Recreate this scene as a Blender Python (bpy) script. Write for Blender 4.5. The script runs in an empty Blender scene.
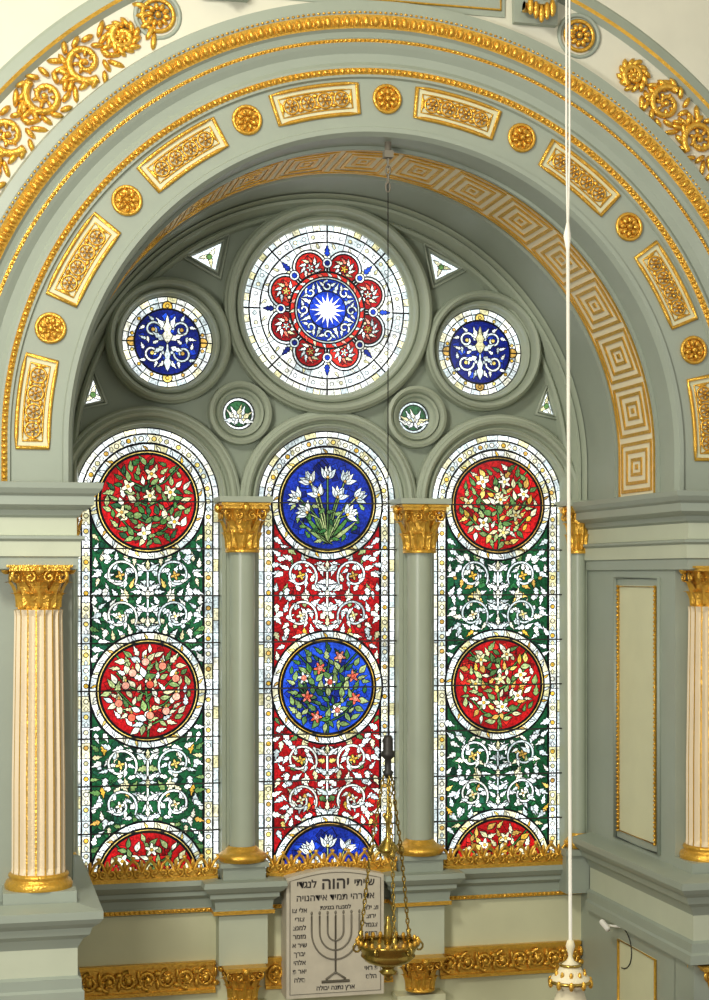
import bpy, math, random
from math import sin, cos, pi, radians, sqrt, atan2, hypot
from mathutils import Vector
random.seed(7)
sc = bpy.context.scene
try:
    sc.view_settings.view_transform = 'Standard'
except Exception:
    pass

def lin(r, g, b):
    def f(c):
        c /= 255.0
        return c/12.92 if c <= .04045 else ((c+.055)/1.055)**2.4
    return (f(r), f(g), f(b), 1)

def mat(name, col, rough=.6, metal=0.0, var=.08, scale=3.0, bump=0.0, bscale=30):
    m = bpy.data.materials.new(name); m.use_nodes = True
    nt = m.node_tree; bs = nt.nodes['Principled BSDF']
    tc = nt.nodes.new('ShaderNodeTexCoord')
    nz = nt.nodes.new('ShaderNodeTexNoise'); nz.inputs['Scale'].default_value = scale; nz.inputs['Detail'].default_value = 4
    nt.links.new(tc.outputs['Object'], nz.inputs['Vector'])
    mx = nt.nodes.new('ShaderNodeMix'); mx.data_type = 'RGBA'
    mx.inputs[6].default_value = tuple(c*(1-var) for c in col[:3])+(1,)
    mx.inputs[7].default_value = tuple(min(1, c*(1+var)) for c in col[:3])+(1,)
    nt.links.new(nz.outputs['Fac'], mx.inputs[0])
    nt.links.new(mx.outputs[2], bs.inputs['Base Color'])
    bs.inputs['Roughness'].default_value = rough
    bs.inputs['Metallic'].default_value = metal
    if bump:
        n2 = nt.nodes.new('ShaderNodeTexNoise'); n2.inputs['Scale'].default_value = bscale
        nt.links.new(tc.outputs['Object'], n2.inputs['Vector'])
        bp = nt.nodes.new('ShaderNodeBump'); bp.inputs['Strength'].default_value = bump
        bp.inputs['Distance'].default_value = .02
        nt.links.new(n2.outputs['Fac'], bp.inputs['Height'])
        nt.links.new(bp.outputs['Normal'], bs.inputs['Normal'])
    return m

M_G = mat('paint_sage', lin(150, 159, 143), .45)
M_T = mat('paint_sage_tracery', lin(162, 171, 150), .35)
M_C = mat('paint_cream', lin(206, 206, 168), .6)
M_AU = mat('gilding', lin(224, 174, 68), .28, .72, .3, 25, .4, 60)
M_W = mat('warm_cream_plaster', lin(226, 216, 180), .6)
M_BR = mat('aged_brass', lin(175, 148, 70), .25, .9, .3, 20)
M_DK = mat('dark_iron', lin(60, 58, 54), .5, .6)
M_ST = mat('plaque_marble', lin(198, 190, 168), .6, 0, .14, 8)
M_INK = mat('plaque_ink', lin(58, 54, 50), .8)
M_FL = mat('floor_wood', lin(120, 90, 65), .5, 0, .2, 6)
M_RO = mat('rope_white', lin(225, 222, 208), .7)
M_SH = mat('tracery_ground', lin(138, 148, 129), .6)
M_IK2 = mat('plaque_engraving', lin(120, 114, 98), .8)
M_PS = mat('paint_pale_sage', lin(186, 192, 166), .6)
M_PL = mat('pale_plaster', lin(208, 206, 186), .7)
M_FU = mat('column_flute_cream', lin(222, 206, 174), .6)
ALL = [M_G, M_T, M_C, M_AU, M_W, M_BR, M_DK, M_ST, M_INK, M_RO, M_SH, M_IK2, M_PS, M_PL, M_FU]
G, T, C, AU, W, BR, DK, ST, INK, RO, SH, IK2, PS, PL, FU = range(15)

class MB:
    def __init__(s, name):
        s.name = name; s.v = []; s.f = []; s.m = []; s.sm = []; s.xf = None
    def add(s, vs, fs, m, smooth=False):
        o = len(s.v)
        if s.xf: vs = [s.xf(*p) for p in vs]
        s.v += [tuple(p) for p in vs]
        for i, f in enumerate(fs):
            s.f.append([o+k for k in f]); s.m.append(m[i] if isinstance(m, list) else m); s.sm.append(smooth)
    def box(s, x0, x1, y0, y1, z0, z1, m):
        vs = [(x, y, z) for x in (x0, x1) for y in (y0, y1) for z in (z0, z1)]
        fs = [(0, 1, 3, 2), (4, 6, 7, 5), (0, 4, 5, 1), (2, 3, 7, 6), (0, 2, 6, 4), (1, 5, 7, 3)]
        s.add(vs, fs, m)
    def ell(s, c, r, m, seg=8, rings=5, rot=0):
        vs = []; fs = []; cr, sr = cos(rot), sin(rot)
        for i in range(rings+1):
            ph = pi*i/rings
            for j in range(seg):
                th = 2*pi*j/seg
                a, d, e = r[0]*sin(ph)*cos(th), r[1]*sin(ph)*sin(th), r[2]*cos(ph)
                vs.append((c[0]+a*cr-e*sr, c[1]+d, c[2]+a*sr+e*cr))
        for i in range(rings):
            for j in range(seg):
                fs.append((i*seg+j, i*seg+(j+1) % seg, (i+1)*seg+(j+1) % seg, (i+1)*seg+j))
        s.add(vs, fs, m, True)
    def lathe(s, c, prof, m, seg=24, smooth=True):
        vs = []; fs = []; n = len(prof)
        for r, z in prof:
            for j in range(seg):
                th = 2*pi*j/seg
                vs.append((c[0]+r*cos(th), c[1]+r*sin(th), c[2]+z))
        for i in range(n-1):
            for j in range(seg):
                fs.append((i*seg+j, i*seg+(j+1) % seg, (i+1)*seg+(j+1) % seg, (i+1)*seg+j))
        s.add(vs, fs, m, smooth)
    def tube(s, pts, r, m, n=6, closed=False):
        P = [Vector(p) for p in pts]; N = len(P); vs = []; fs = []
        for i, p in enumerate(P):
            a = P[(i-1) % N] if (closed or i > 0) else p
            b = P[(i+1) % N] if (closed or i < N-1) else p
            t = (b-a)
            if t.length < 1e-9: t = Vector((0, 0, 1))
            t.normalize()
            ref = Vector((0, 1, 0)) if abs(t.y) < .9 else Vector((1, 0, 0))
            u = t.cross(ref).normalized(); w = t.cross(u)
            rr = r[i] if isinstance(r, (list, tuple)) else r
            for k in range(n):
                a2 = 2*pi*k/n
                q = p+u*(rr*cos(a2))+w*(rr*sin(a2)); vs.append((q.x, q.y, q.z))
        for i in range(N if closed else N-1):
            j = (i+1) % N
            for k in range(n):
                fs.append((i*n+k, i*n+(k+1) % n, j*n+(k+1) % n, j*n+k))
        if not closed:
            fs.append(tuple(range(n))); fs.append(tuple((N-1)*n+k for k in range(n)))
        s.add(vs, fs, m, True)
    def sweep(s, path, prof, mats, closed=False, smooth=False):
        n = len(prof); vs = []; fs = []; mm = []; N = len(path)
        for x, z, nx, nz in path:
            for o, y in prof: vs.append((x+nx*o, y, z+nz*o))
        for i in range(N if closed else N-1):
            j = (i+1) % N
            for k in range(n-1):
                fs.append((i*n+k, i*n+k+1, j*n+k+1, j*n+k)); mm.append(mats[k] if isinstance(mats, list) else mats)
        s.add(vs, fs, mm, smooth)
    def plan(s, path, prof, mats, cap=True):
        n = len(prof); N = len(path); vs = []; fs = []; mm = []
        nr = []
        for i in range(N-1):
            dx = path[i+1][0]-path[i][0]; dy = path[i+1][1]-path[i][1]; L = hypot(dx, dy)
            nr.append((dy/L, -dx/L))
        for i in range(N):
            a = nr[max(0, i-1)]; b = nr[min(N-2, i)]
            d = 1+a[0]*b[0]+a[1]*b[1]
            ox, oy = (a[0]+b[0])/d, (a[1]+b[1])/d
            for p, z in prof: vs.append((path[i][0]+ox*p, path[i][1]+oy*p, z))
        for i in range(N-1):
            for k in range(n-1):
                fs.append((i*n+k, i*n+k+1, (i+1)*n+k+1, (i+1)*n+k)); mm.append(mats[k] if isinstance(mats, list) else mats)
        if cap:
            fs.append(tuple(range(n))); mm.append(G)
            fs.append(tuple((N-1)*n+k for k in range(n))); mm.append(G)
        s.add(vs, fs, mm)
    def done(s, parent=None):
        me = bpy.data.meshes.new(s.name); me.from_pydata(s.v, [], s.f)
        used = sorted(set(s.m)); mp = {u: i for i, u in enumerate(used)}
        for u in used: me.materials.append(ALL[u])
        me.polygons.foreach_set('material_index', [mp[x] for x in s.m])
        me.polygons.foreach_set('use_smooth', s.sm)
        me.update()
        ob = bpy.data.objects.new(s.name, me); sc.collection.objects.link(ob)
        if parent: ob.parent = parent
        return ob

def spiral(c, r0, turns, a0, sgn=1, n=22, rend=.15):
    out = []
    for i in range(n):
        t = i/(n-1); r = r0*((1-t)+t*rend); a = a0+sgn*2*pi*turns*t
        out.append((c[0]+r*cos(a), c[1]+r*sin(a)))
    return out

CZ = 1.10; R0 = 2.68; YF = -2.32
def archpath(R, cz, zb, n=64, cx=0):
    P = [(cx-R, zb, -1, 0)]
    for i in range(n+1):
        a = pi-pi*i/n
        P.append((cx+R*cos(a), cz+R*sin(a), cos(a), sin(a)))
    P.append((cx+R, zb, 1, 0)); return P
def circpath(cx, cz, R, n=64):
    return [(cx+R*cos(2*pi*i/n), cz+R*sin(2*pi*i/n), cos(2*pi*i/n), sin(2*pi*i/n)) for i in range(n)]

LX = [-1.80, 0, 1.80]; LR = .71; LZ = .74; LB = -3.0
CIRC = [(0, 2.66, .855), (-1.607, 2.29, .45), (1.607, 2.29, .45), (-.90, 1.60, .165), (.90, 1.60, .165)]
def tri_pts(s, which):
    if which == 'top':
        t = [(-1.38, 3.14), (-1.07, 3.29), (-1.13, 3.01)]
    else:
        t = [(-2.41, 1.66), (-2.25, 1.70), (-2.33, 1.90)]
    return [(-s*x, z) for x, z in t]
TRIS = [tri_pts(1, 'top'), tri_pts(-1, 'top'), tri_pts(1, 'side'), tri_pts(-1, 'side')]

def plate():
    cu = bpy.data.curves.new('tr', 'CURVE'); cu.dimensions = '2D'; cu.fill_mode = 'BOTH'; cu.extrude = .06
    def sp(pts):
        s = cu.splines.new('POLY'); s.points.add(len(pts)-1); s.use_cyclic_u = True
        for i, (x, z) in enumerate(pts): s.points[i].co = (x, z, 0, 1)
    sp([(p[0], p[1]) for p in archpath(2.66, CZ, -2.96, 72)])
    for x in LX: sp([(p[0], p[1]) for p in archpath(LR+.01, LZ, LB+.08, 32, x)])
    for x, z, r in CIRC: sp([(p[0], p[1]) for p in circpath(x, z, r+.01)])
    for t in TRIS: sp(t)
    ob = bpy.data.objects.new('tmp', cu); sc.collection.objects.link(ob)
    ob.rotation_euler = (pi/2, 0, 0)
    bpy.context.view_layer.update()
    dg = bpy.context.evaluated_depsgraph_get()
    me = bpy.data.meshes.new_from_object(ob.evaluated_get(dg))
    me.transform(ob.matrix_world)
    bpy.data.objects.remove(ob)
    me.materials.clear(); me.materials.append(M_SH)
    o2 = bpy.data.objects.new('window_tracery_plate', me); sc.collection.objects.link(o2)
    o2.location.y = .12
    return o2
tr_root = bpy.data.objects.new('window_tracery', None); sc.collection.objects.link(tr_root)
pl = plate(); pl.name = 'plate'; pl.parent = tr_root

b = MB('mouldings')
profL = [(-.005, .16), (0, .06), (.025, .03), (.03, -.02), (.045, -.04), (.06, -.02), (.065, .0), (.085, -.03), (.10, -.08), (.125, -.10), (.15, -.08), (.155, -.05), (.175, -.05), (.195, -.03), (.20, .08)]
for x in LX: b.sweep(archpath(LR, LZ, LB+.05, 40, x), profL, T)
profC = [(-.005, .16), (0, .05), (.025, .02), (.035, -.03), (.055, -.05), (.075, -.03), (.08, .0), (.10, -.06), (.12, -.12), (.15, -.145), (.18, -.12), (.19, -.08), (.205, -.06), (.21, .08)]
x, z, r = CIRC[0]; b.sweep(circpath(x, z, r, 96), profC, T, True)
for x, z, r in CIRC[1:3]:
    b.sweep(circpath(x, z, r, 64), [(o*.80, y) for o, y in profC], T, True)
for x, z, r in CIRC[3:]:
    b.sweep(circpath(x, z, r, 40), [(-.003, .14), (0, .05), (.03, .02), (.045, -.03), (.065, -.05), (.075, -.01), (.09, -.05), (.115, -.08), (.145, -.06), (.155, .08)], T, True)
for t in TRIS:
    cx = sum(p[0] for p in t)/3; cz = sum(p[1] for p in t)/3
    b.tube([(cx+(p[0]-cx)*1.18, .05, cz+(p[1]-cz)*1.18) for p in t], .02, T, 6, True)
    b.tube([(cx+(p[0]-cx)*1.6, .045, cz+(p[1]-cz)*1.6) for p in t], .024, T, 6, True)
b.sweep(archpath(0, CZ, -2.95, 96), [(2.47, .08), (2.49, -.02), (2.515, -.05), (2.54, -.02), (2.545, .02), (2.57, -.06), (2.60, -.13), (2.63, -.13), (2.64, -.10), (2.655, -.16), (2.67, -.2), (2.675, .1)], T)
b.done(tr_root)

# ------------------------------------------------------------------ main walls
b = MB('wall_front')
prof = []; ms = []
def seg(o, y, m): prof.append((o, y)); ms.append(m)
y = YF
for o, yy, m in [(R0, 0.2, G), (R0, y+.02, G), (R0+.03, y-.03, G), (R0+.07, y-.03, G), (R0+.08, y, G), (2.80, y, G), (3.17, y, G), (3.18, y-.03, G), (3.20, y-.03, AU), (3.25, y-.05, G), (3.27, y-.05, G),
                 (3.31, y-.01, G), (3.38, y-.02, G), (3.43, y-.06, G), (3.46, y-.08, AU), (3.49, y-.08, G), (3.51, y-.05, G), (3.55, y-.07, G), (3.57, y-.10, AU), (3.68, y-.13, G), (3.71, y-.14, G), (3.80, y-.13, G), (3.83, y-.02, PL), (4.26, y, G), (4.30, y-.05, AU), (4.33, y-.06, G), (4.42, y-.03, G), (4.45, y, PL), (9.0, y, PL)]:
    seg(o, yy, m)
b.sweep(archpath(0, CZ, .68, 120), prof, ms[:-1], smooth=False)
b.done()
for nm, s in (('left', -1), ('right', 1)):
    b = MB('wall_'+nm)
    xa, xb = sorted((s*R0, s*9))
    b.box(xa, xb, YF, .2, -9, .70, G)
    xa, xb = sorted((s*R0, s*3.32)); b.box(xa, xb, -2.61, YF+.01, .10, .69, G)
    b.box(xa, xb, -2.71, YF+.01, -9, -2.67, G)
    X = s*R0
    def P(d, z, h): return (X-s*h, -d, z)
    b.add([P(1.02, -.10, .004), P(1.92, -.10, .004), P(1.92, -2.50, .004), P(1.02, -2.50, .004)], [(0, 1, 2, 3)], C)
    b.tube([P(.95, -.03, .01), P(1.99, -.03, .01), P(1.99, -2.57, .01), P(.95, -2.57, .01)], .022, G, 6, True)
    loop = [P(1.03, -.11, .012), P(1.91, -.11, .012), P(1.91, -2.49, .012), P(1.03, -2.49, .012)]
    b.tube(loop, .014, AU, 5, True)
    for i in range(60):
        t = -.11-2.38*i/59
        for d in (1.03, 1.91): b.ell(P(d, t, .02), (.018, .018, .014), AU, 6, 4)
    b.add([P(1.02, -3.55, .004), P(1.92, -3.55, .004), P(1.92, -5.5, .004), P(1.02, -5.5, .004)], [(0, 1, 2, 3)], C)
    b.tube([P(1.03, -3.56, .012), P(1.91, -3.56, .012), P(1.91, -5.5, .012), P(1.03, -5.5, .012)], .016, AU, 5, True)
    b.done()
b = MB('wall_back'); b.box(-R0, R0, .0, .3, -9, -2.97, C)
b.done()
b = MB('floor'); b.box(-9, 9, -20, .3, -9.2, -9, W); f = b.done(); f.data.materials.clear(); f.data.materials.append(M_FL)

# ------------------------------------------------------------------ entablatures
UP = [(0, .04), (.03, .05), (.03, .14), (.05, .15), (.05, .27), (.08, .29), (.08, .31), (.02, .32), (.02, .46), (.05, .48), (.07, .52), (.12, .54), (.15, .56), (.15, .63), (.18, .65), (.21, .69), (.22, .735), (0, .75)]
UM = [G, G, G, PS, G, G, G, PS, G, G, G, G, G, G, G, G, G]
for nm, s in (('left', -1), ('right', 1)):
    b = MB('cornice')
    path = [(-9, YF), (-3.32, YF), (-3.32, -2.62), (-R0, -2.62), (-R0, -.22)]
    if s > 0: path = [(-x, y) for x, y in path][::-1]
    b.plan(path, UP, UM); b.done()
LP = [(0, -2.62), (.19, -2.655), (.21, -2.66), (.21, -2.72), (.18, -2.76), (.13, -2.80), (.11, -2.86), (.06, -2.90), (.03, -2.96), (.02, -2.98), (.02, -3.20), (.05, -3.22), (.05, -3.30), (.07, -3.32), (.07, -3.40), (0, -3.42)]
LM = [G, G, G, G, G, G, G, G, G, PS, G, G, G, G, G]
for nm, s in (('left', -1), ('right', 1)):
    b = MB('ledge_cornice')
    path = [(-9, YF), (-3.32, YF), (-3.32, -2.72), (-R0, -2.72), (-R0, -.3)]
    if s > 0: path = [(-x, y) for x, y in path][::-1]
    b.plan(path, LP, LM); b.done()
BP = [(0, -2.955), (.15, -2.97), (.16, -3.02), (.12, -3.07), (.09, -3.09), (.09, -3.13), (.04, -3.17), (.03, -3.25), (.05, -3.26), (.05, -3.30), (0, -3.32)]
b = MB('window_sill_cornice')
path = [(-2.67, 0)]
for xc, w in ((-.9, .25), (.9, .25)):
    path += [(xc-w, 0), (xc-w, -.22), (xc+w, -.22), (xc+w, 0)]
path += [(2.67, 0)]
b.plan(path, BP, [G, G, G, G, G, G, G, G, AU, G])
for xc in (-.9, .9):
    b.box(xc-.24, xc+.24, -.30, .0, -2.84, -2.795, G)
    b.box(xc-.21, xc+.21, -.27, .0, -2.97, -2.84, G)
    b.box(xc-.24, xc+.24, -.21, 0, -3.80, -3.31, PS)
    b.box(xc-.25, xc+.25, -.22, 0, -9, -4.2, C)
for s in (-1, 1):
    x0, x1 = sorted((s*2.42, s*2.67))
    b.box(x0, x1, -.26, 0, -3.25, -2.86, G)
    b.box(x0-.02*(s > 0), x1+.02*(s < 0), -.30, 0, -2.86, -2.80, G)
for i in range(110):
    x = -2.6+5.2*i/109
    if abs(abs(x)-.9) > .27: b.ell((x, -.05, -3.28), (.02, .02, .018), AU, 6, 4)
b.done()

def scroll_band(b, x0, x1, z0, z1, y):
    h = (z1-z0)
    b.box(x0, x1, y, y+.03, z0, z1, AU)
    b.box(x0, x1, y-.03, y+.03, z1, z1+.035, AU); b.box(x0, x1, y-.03, y+.03, z0-.035, z0, AU)
    n = max(1, round((x1-x0)/.2)); w = (x1-x0)/n
    for i in range(n):
        cx = x0+w*(i+.5); cz = (z0+z1)/2; sg = 1 if i % 2 else -1
        b.tube([(p[0], y-.02, p[1]) for p in spiral((cx, cz), h*.40, 1.4, sg*pi/2, sg)], .02, AU, 5)
        b.ell((cx, y-.03, cz), (.035, .025, .035), AU, 8, 4)
        for q in range(6):
            a = 2*pi*q/6; b.ell((cx+.055*cos(a), y-.025, cz+.055*sin(a)), (.022, .025, .012), AU, 6, 4, a)
        b.ell((cx+w/2, y-.015, cz+sg*h*.2), (.022, .035, h*.22), AU, 6, 4)
        b.ell((cx+w/2, y-.015, cz-sg*h*.25), (.045, .035, h*.12), AU, 6, 4)
b = MB('gilded_frieze')
for x0, x1 in ((-2.66, -1.15), (-.65, .65), (1.15, 2.66)): scroll_band(b, x0, x1, -4.06, -3.82, -.03)
b.done()

# ------------------------------------------------------------------ capitals, columns
def acanthus(b, cx, cy, z0, th, r0, h, w, curl, m=AU):
    vs = []; fs = []; R = 7; Cn = 5
    for i in range(R):
        t = i/(R-1)
        ww = w*(.55+.5*sin(pi*min(t*1.1, 1)))*(1 if t < .9 else .55)*(1+.18*(i % 2))
        out = r0+curl*t**2.5; z = z0+h*(t-.22*max(0, (t-.75)/.25)**2)
        for j in range(Cn):
            u = (j/(Cn-1)-.5)
            o = out-abs(u)*.05*w/.1*.5+(.015 if j == 2 else 0)
            vs.append((cx+o*cos(th)-u*ww*sin(th), cy+o*sin(th)+u*ww*cos(th), z))
    for i in range(R-1):
        for j in range(Cn-1): fs.append((i*Cn+j, i*Cn+j+1, (i+1)*Cn+j+1, (i+1)*Cn+j))
    b.add(vs, fs, m)
def capital(b, cx, cy, zt, w, h):
    rb = w*.30
    b.lathe((cx, cy, zt-h), [(rb*1.12, 0), (rb*1.15, .03*h), (rb*1.12, .06*h), (rb, .08*h), (rb*1.0, .5*h), (rb*1.3, .85*h), (rb*1.35, .88*h)], AU, 20)
    b.box(cx-w*.44, cx+w*.44, cy-w*.44, cy+w*.44, zt-.12*h, zt-.05*h, AU)
    b.box(cx-w*.48, cx+w*.48, cy-w*.48, cy+w*.48, zt-.05*h, zt, AU)
    for k in range(8): acanthus(b, cx, cy, zt-h*.93, 2*pi*k/8+pi/8, rb*1.02, h*.42, w*.24, w*.12)
    for k in range(8): acanthus(b, cx, cy, zt-h*.90, 2*pi*k/8, rb*1.04, h*.68, w*.22, w*.18)
    for sx in (-1, 1):
        for sy in (-1, 1):
            d = (sx*.7071, sy*.7071)
            c0 = w*.47
            pts = []
            for (u, v) in spiral((c0, zt-h*.24), w*.12, 1.3, pi*.75, -1, 16):
                pts.append((cx+d[0]*u, cy+d[1]*u, v))
            pts = [(cx+d[0]*rb, cy+d[1]*rb, zt-h*.5)]+pts
            b.tube(pts, w*.03, AU, 6)
    for sx, sy in ((0, -1), (-1, 0), (1, 0)):
        b.ell((cx+sx*w*.48, cy+sy*w*.48, zt-h*.10), (w*.08, w*.08, h*.1), AU, 8, 5)
        for e in (-1, 1):
            pts = [(cx+sx*w*.42+(u if sx == 0 else 0), cy+sy*w*.42+(u if sy == 0 else 0), v) for u, v in spiral((e*w*.14, zt-h*.26), w*.09, 1.2, pi/2, e, 12)]
            b.tube(pts, w*.022, AU, 5)

def fluted(b, cx, cy, z0, z1, r, nf=18):
    per = 10; vs = []; fs = []; mm = []
    rows = [(z0, 1.02), (z0+.06, 1.0), (z0+(z1-z0)*.35, .995), (z1-.05, .90), (z1, .92)]
    N = nf*per
    for z, k in rows:
        for i in range(N):
            a = 2*pi*i/N; p = i % per
            dep = 0 if p in (0, 1, 2) else .17*sin(pi*(p-2)/(per-2))
            if z in (z0, z1): dep = 0
            rr = r*k*(1-dep)
            vs.append((cx+rr*cos(a), cy+rr*sin(a), z))
    for i in range(len(rows)-1):
        for j in range(N):
            fs.append((i*N+j, i*N+(j+1) % N, (i+1)*N+(j+1) % N, (i+1)*N+j)); p = j % per
            mm.append(AU if p in (0, 1) else FU)
    b.add(vs, fs, mm)
for s in (-1, 1):
    root = bpy.data.objects.new('fluted_column', None); sc.collection.objects.link(root)
    b = MB('shaft'); cx, cy = s*2.955, -2.46
    fluted(b, cx, cy, -2.42, -.28, .215)
    b.lathe((cx, cy, -2.53), [(.27, 0), (.275, .03), (.26, .06), (.235, .07), (.235, .085), (.245, .10), (.24, .115), (.22, .125)], AU, 28)
    b.box(cx-.29, cx+.29, cy-.25, YF, -2.68, -2.53, G)
    b.done(root)
    b = MB('capital'); capital(b, cx, cy, .08, .54, .38); b.done(root)
for i, (x, y, zt) in enumerate([(-2.955, -2.46-.12, -3.42), (2.955, -2.46-.12, -3.42)]):
    b = MB('gilded_capital'); capital(b, x, y, zt, .5, .38); b.lathe((x, y, -9), [(.15, 0), (.15, 9+zt-.36)], W, 20); b.done()
for x in (-.9, .9):
    b = MB('pilaster_capital'); capital(b, x, -.16, -3.80, .44, .36); b.done()

for x, wd in ((-.9, .5), (.9, .5), (-2.6, .34), (2.6, .34)):
    root = bpy.data.objects.new('window_colonette', None); sc.collection.objects.link(root)
    r = .125 if wd == .5 else .08; cy = -.14
    b = MB('shaft')
    b.lathe((x, cy, -2.66), [(r, 0), (r, 2.90)], T, 24)
    if wd == .5: b.box(x-.185, x+.185, -.03, .1, -2.95, .75, T)
    b.box(max(-2.67, x-wd*.52), min(2.67, x+wd*.52), cy-wd*.52, .1, .705, .76, T)
    b.done(root)
    b = MB('capital'); capital(b, x, cy, .70, wd, .48); b.done(root)
    b = MB('base'); b.lathe((x, cy, -2.795), [(r*1.75, 0), (r*1.95, .03), (r*1.95, .06), (r*1.6, .09), (r*1.4, .10), (r*1.3, .12), (r*1.05, .15)], AU, 24); b.done(root)

# ------------------------------------------------------------------ window cresting
for x in LX:
    b = MB('gilded_cresting')
    y0 = -.14
    b.box(x-.66, x+.66, y0-.01, y0+.02, -2.97, -2.93, AU)
    n = 8; w = 1.32/n
    b.box(x-.66, x+.66, y0+.005, y0+.02, -2.97, -2.85, AU)
    for i in range(n):
        c = x-.66+w*(i+.5)
        for e in (-1, 1):
            b.tube([(p[0], y0-.01, p[1]) for p in spiral((c+e*w*.24, -2.88), w*.24, 1.1, -pi/2, e, 14)], .013, AU, 5)
            b.tube([(c+e*.01, y0-.01, -2.87), (c+e*.045, y0-.01, -2.79), (c+e*.085, y0-.015, -2.75), (c+e*.07, y0-.02, -2.72)], .016, AU, 5)
        b.ell((c, y0-.01, -2.80), (.02, .02, .05), AU, 6, 5)
        b.ell((c+w/2, y0-.01, -2.84), (.018, .02, .03), AU, 6, 5)
    b.done()

# ------------------------------------------------------------------ arch ornaments
RM = 3.0
def face_map(a0, R=RM, yb=YF):
    def f(u, n, v):
        ang = a0+u/R; r = R+v
        if abs(ang) <= pi/2: return (r*sin(ang), yb+n, CZ+r*cos(ang))
        sg = 1 if ang > 0 else -1
        return (sg*r, yb+n, CZ-(abs(ang)-pi/2)*R)
    return f
def rosette(b, cu, cv, r, m=AU, n=8, y=0):
    b.tube([(cu+r*.88*cos(2*pi*k/20), y-.015, cv+r*.88*sin(2*pi*k/20)) for k in range(20)], r*.13, m, 6, True)
    for k in range(n):
        a = 2*pi*k/n
        b.ell((cu+r*.48*cos(a), y-.02, cv+r*.48*sin(a)), (r*.25, .03, r*.15), m, 7, 4, a)
    b.ell((cu, y-.03, cv), (r*.2, .035, r*.2), m, 8, 5)
def disc(b, cu, cv, r, y, m, n=20):
    b.add([(cu+r*cos(2*pi*k/n), y, cv+r*sin(2*pi*k/n)) for k in range(n)], [tuple(range(n))], m)
b = MB('gilded_medallion_band')
for k in range(-3, 4):
    b.xf = face_map(radians(24*k)); disc(b, 0, 0, .12, -.005, AU)
    rosette(b, 0, 0, .13)
for k in (-3.5, -2.5, -1.5, -.5, .5, 1.5, 2.5, 3.5):
    b.xf = face_map(radians(24*k)); L = .37; H = .13
    nn = 10
    for i in range(nn):
        u0 = -L+2*L*i/nn; u1 = -L+2*L*(i+1)/nn
        b.add([(u0, -.006, -H), (u1, -.006, -H), (u1, -.006, H), (u0, -.006, H)], [(0, 1, 2, 3)], C)
    def loop(l, h): return [(-l+2*l*i/8, -.012, h) for i in range(9)]+[(l, -.012, -h)]+[(l-2*l*i/8, -.012, -h) for i in range(1, 9)]
    b.tube(loop(L, H), .018, AU, 5, True)
    b.tube(loop(L-.055, H-.05), .008, AU, 4, True)
    for i in range(4):
        cu = -.225+.15*i
        rosette(b, cu, 0, .072, AU, 6)
        if i < 3:
            for e in (-1, 1): b.ell((cu+.075, -.015, e*.05), (.028, .02, .018), AU, 6, 4)
    for e in (-1, 1):
        b.ell((e*.305, -.012, 0), (.015, .012, .05), AU, 6, 4)
b.xf = None
b.done()
b = MB('gilded_arch_moulding')
LL = pi/2+.14
def row(R, yb, step, fn):
    n = int(2*LL*R/step)
    for i in range(n+1):
        b.xf = face_map(-LL+2*LL*i/n, R, yb); fn(i)
row(3.225, YF-.045, .05, lambda i: b.ell((0, 0, 0), (.020, .02, .022), AU, 6, 4))
row(3.475, YF-.085, .04, lambda i: b.ell((0, 0, 0), (.016, .012, .012), AU, 5, 4))
def egg(i):
    b.ell((0, -.005, .0), (.026, .03, .044), AU, 7, 5)
    b.ell((.042, -.005, -.01), (.008, .02, .04), AU, 5, 4)
row(3.625, YF-.115, .084, egg)
row(3.695, YF-.14, .045, lambda i: b.ell((0, 0, 0), (.015, .01, .01), AU, 5, 4))
b.xf = None; b.done()

def soff(s, d, h):
    ang = s/R0; r = R0-h
    if abs(ang) <= pi/2: return (r*sin(ang), -d, CZ+r*cos(ang))
    sg = 1 if ang > 0 else -1
    return (sg*r, -d, CZ-(abs(ang)-pi/2)*R0)
b = MB('greek_key_band')
Smax = R0*(pi/2)+.34
b.xf = lambda s, d, h: soff(s, d, h)
n = 80; D0, D1 = 1.05, 1.88
for i in range(n):
    s0 = -Smax+2*Smax*i/n; s1 = -Smax+2*Smax*(i+1)/n
    b.add([(s0, D0, .004), (s1, D0, .004), (s1, D1, .004), (s0, D1, .004)], [(0, 1, 2, 3)], W)
    for d in (D0, D1): b.box(s0, s1, d-.014, d+.014, .001, .016, AU)
    for d in (D0-.09, D1+.09): b.box(s0, s1, d-.02, d+.02, .001, .03, G)
def strip(s0, s1, d0, d1): b.box(s0, s1, d0, d1, .002, .014, AU)
U = .52; nu = int(2*Smax/U); U = 2*Smax/nu
w = .032
def frame(c, dc, a, d):
    strip(c-a, c+a, dc-d, dc-d+w); strip(c-a, c+a, dc+d-w, dc+d)
    strip(c-a, c-a+w, dc-d+w, dc+d-w); strip(c+a-w, c+a, dc-d+w, dc+d-w)
for i in range(nu):
    c = -Smax+U*(i+.5); dc = (D0+D1)/2
    frame(c, dc, U*.45, .36); frame(c, dc, U*.31, .25); frame(c, dc, U*.16, .13)
    strip(c-.025, c+.025, dc-.03, dc+.03)
b.xf = None; b.done()

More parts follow.
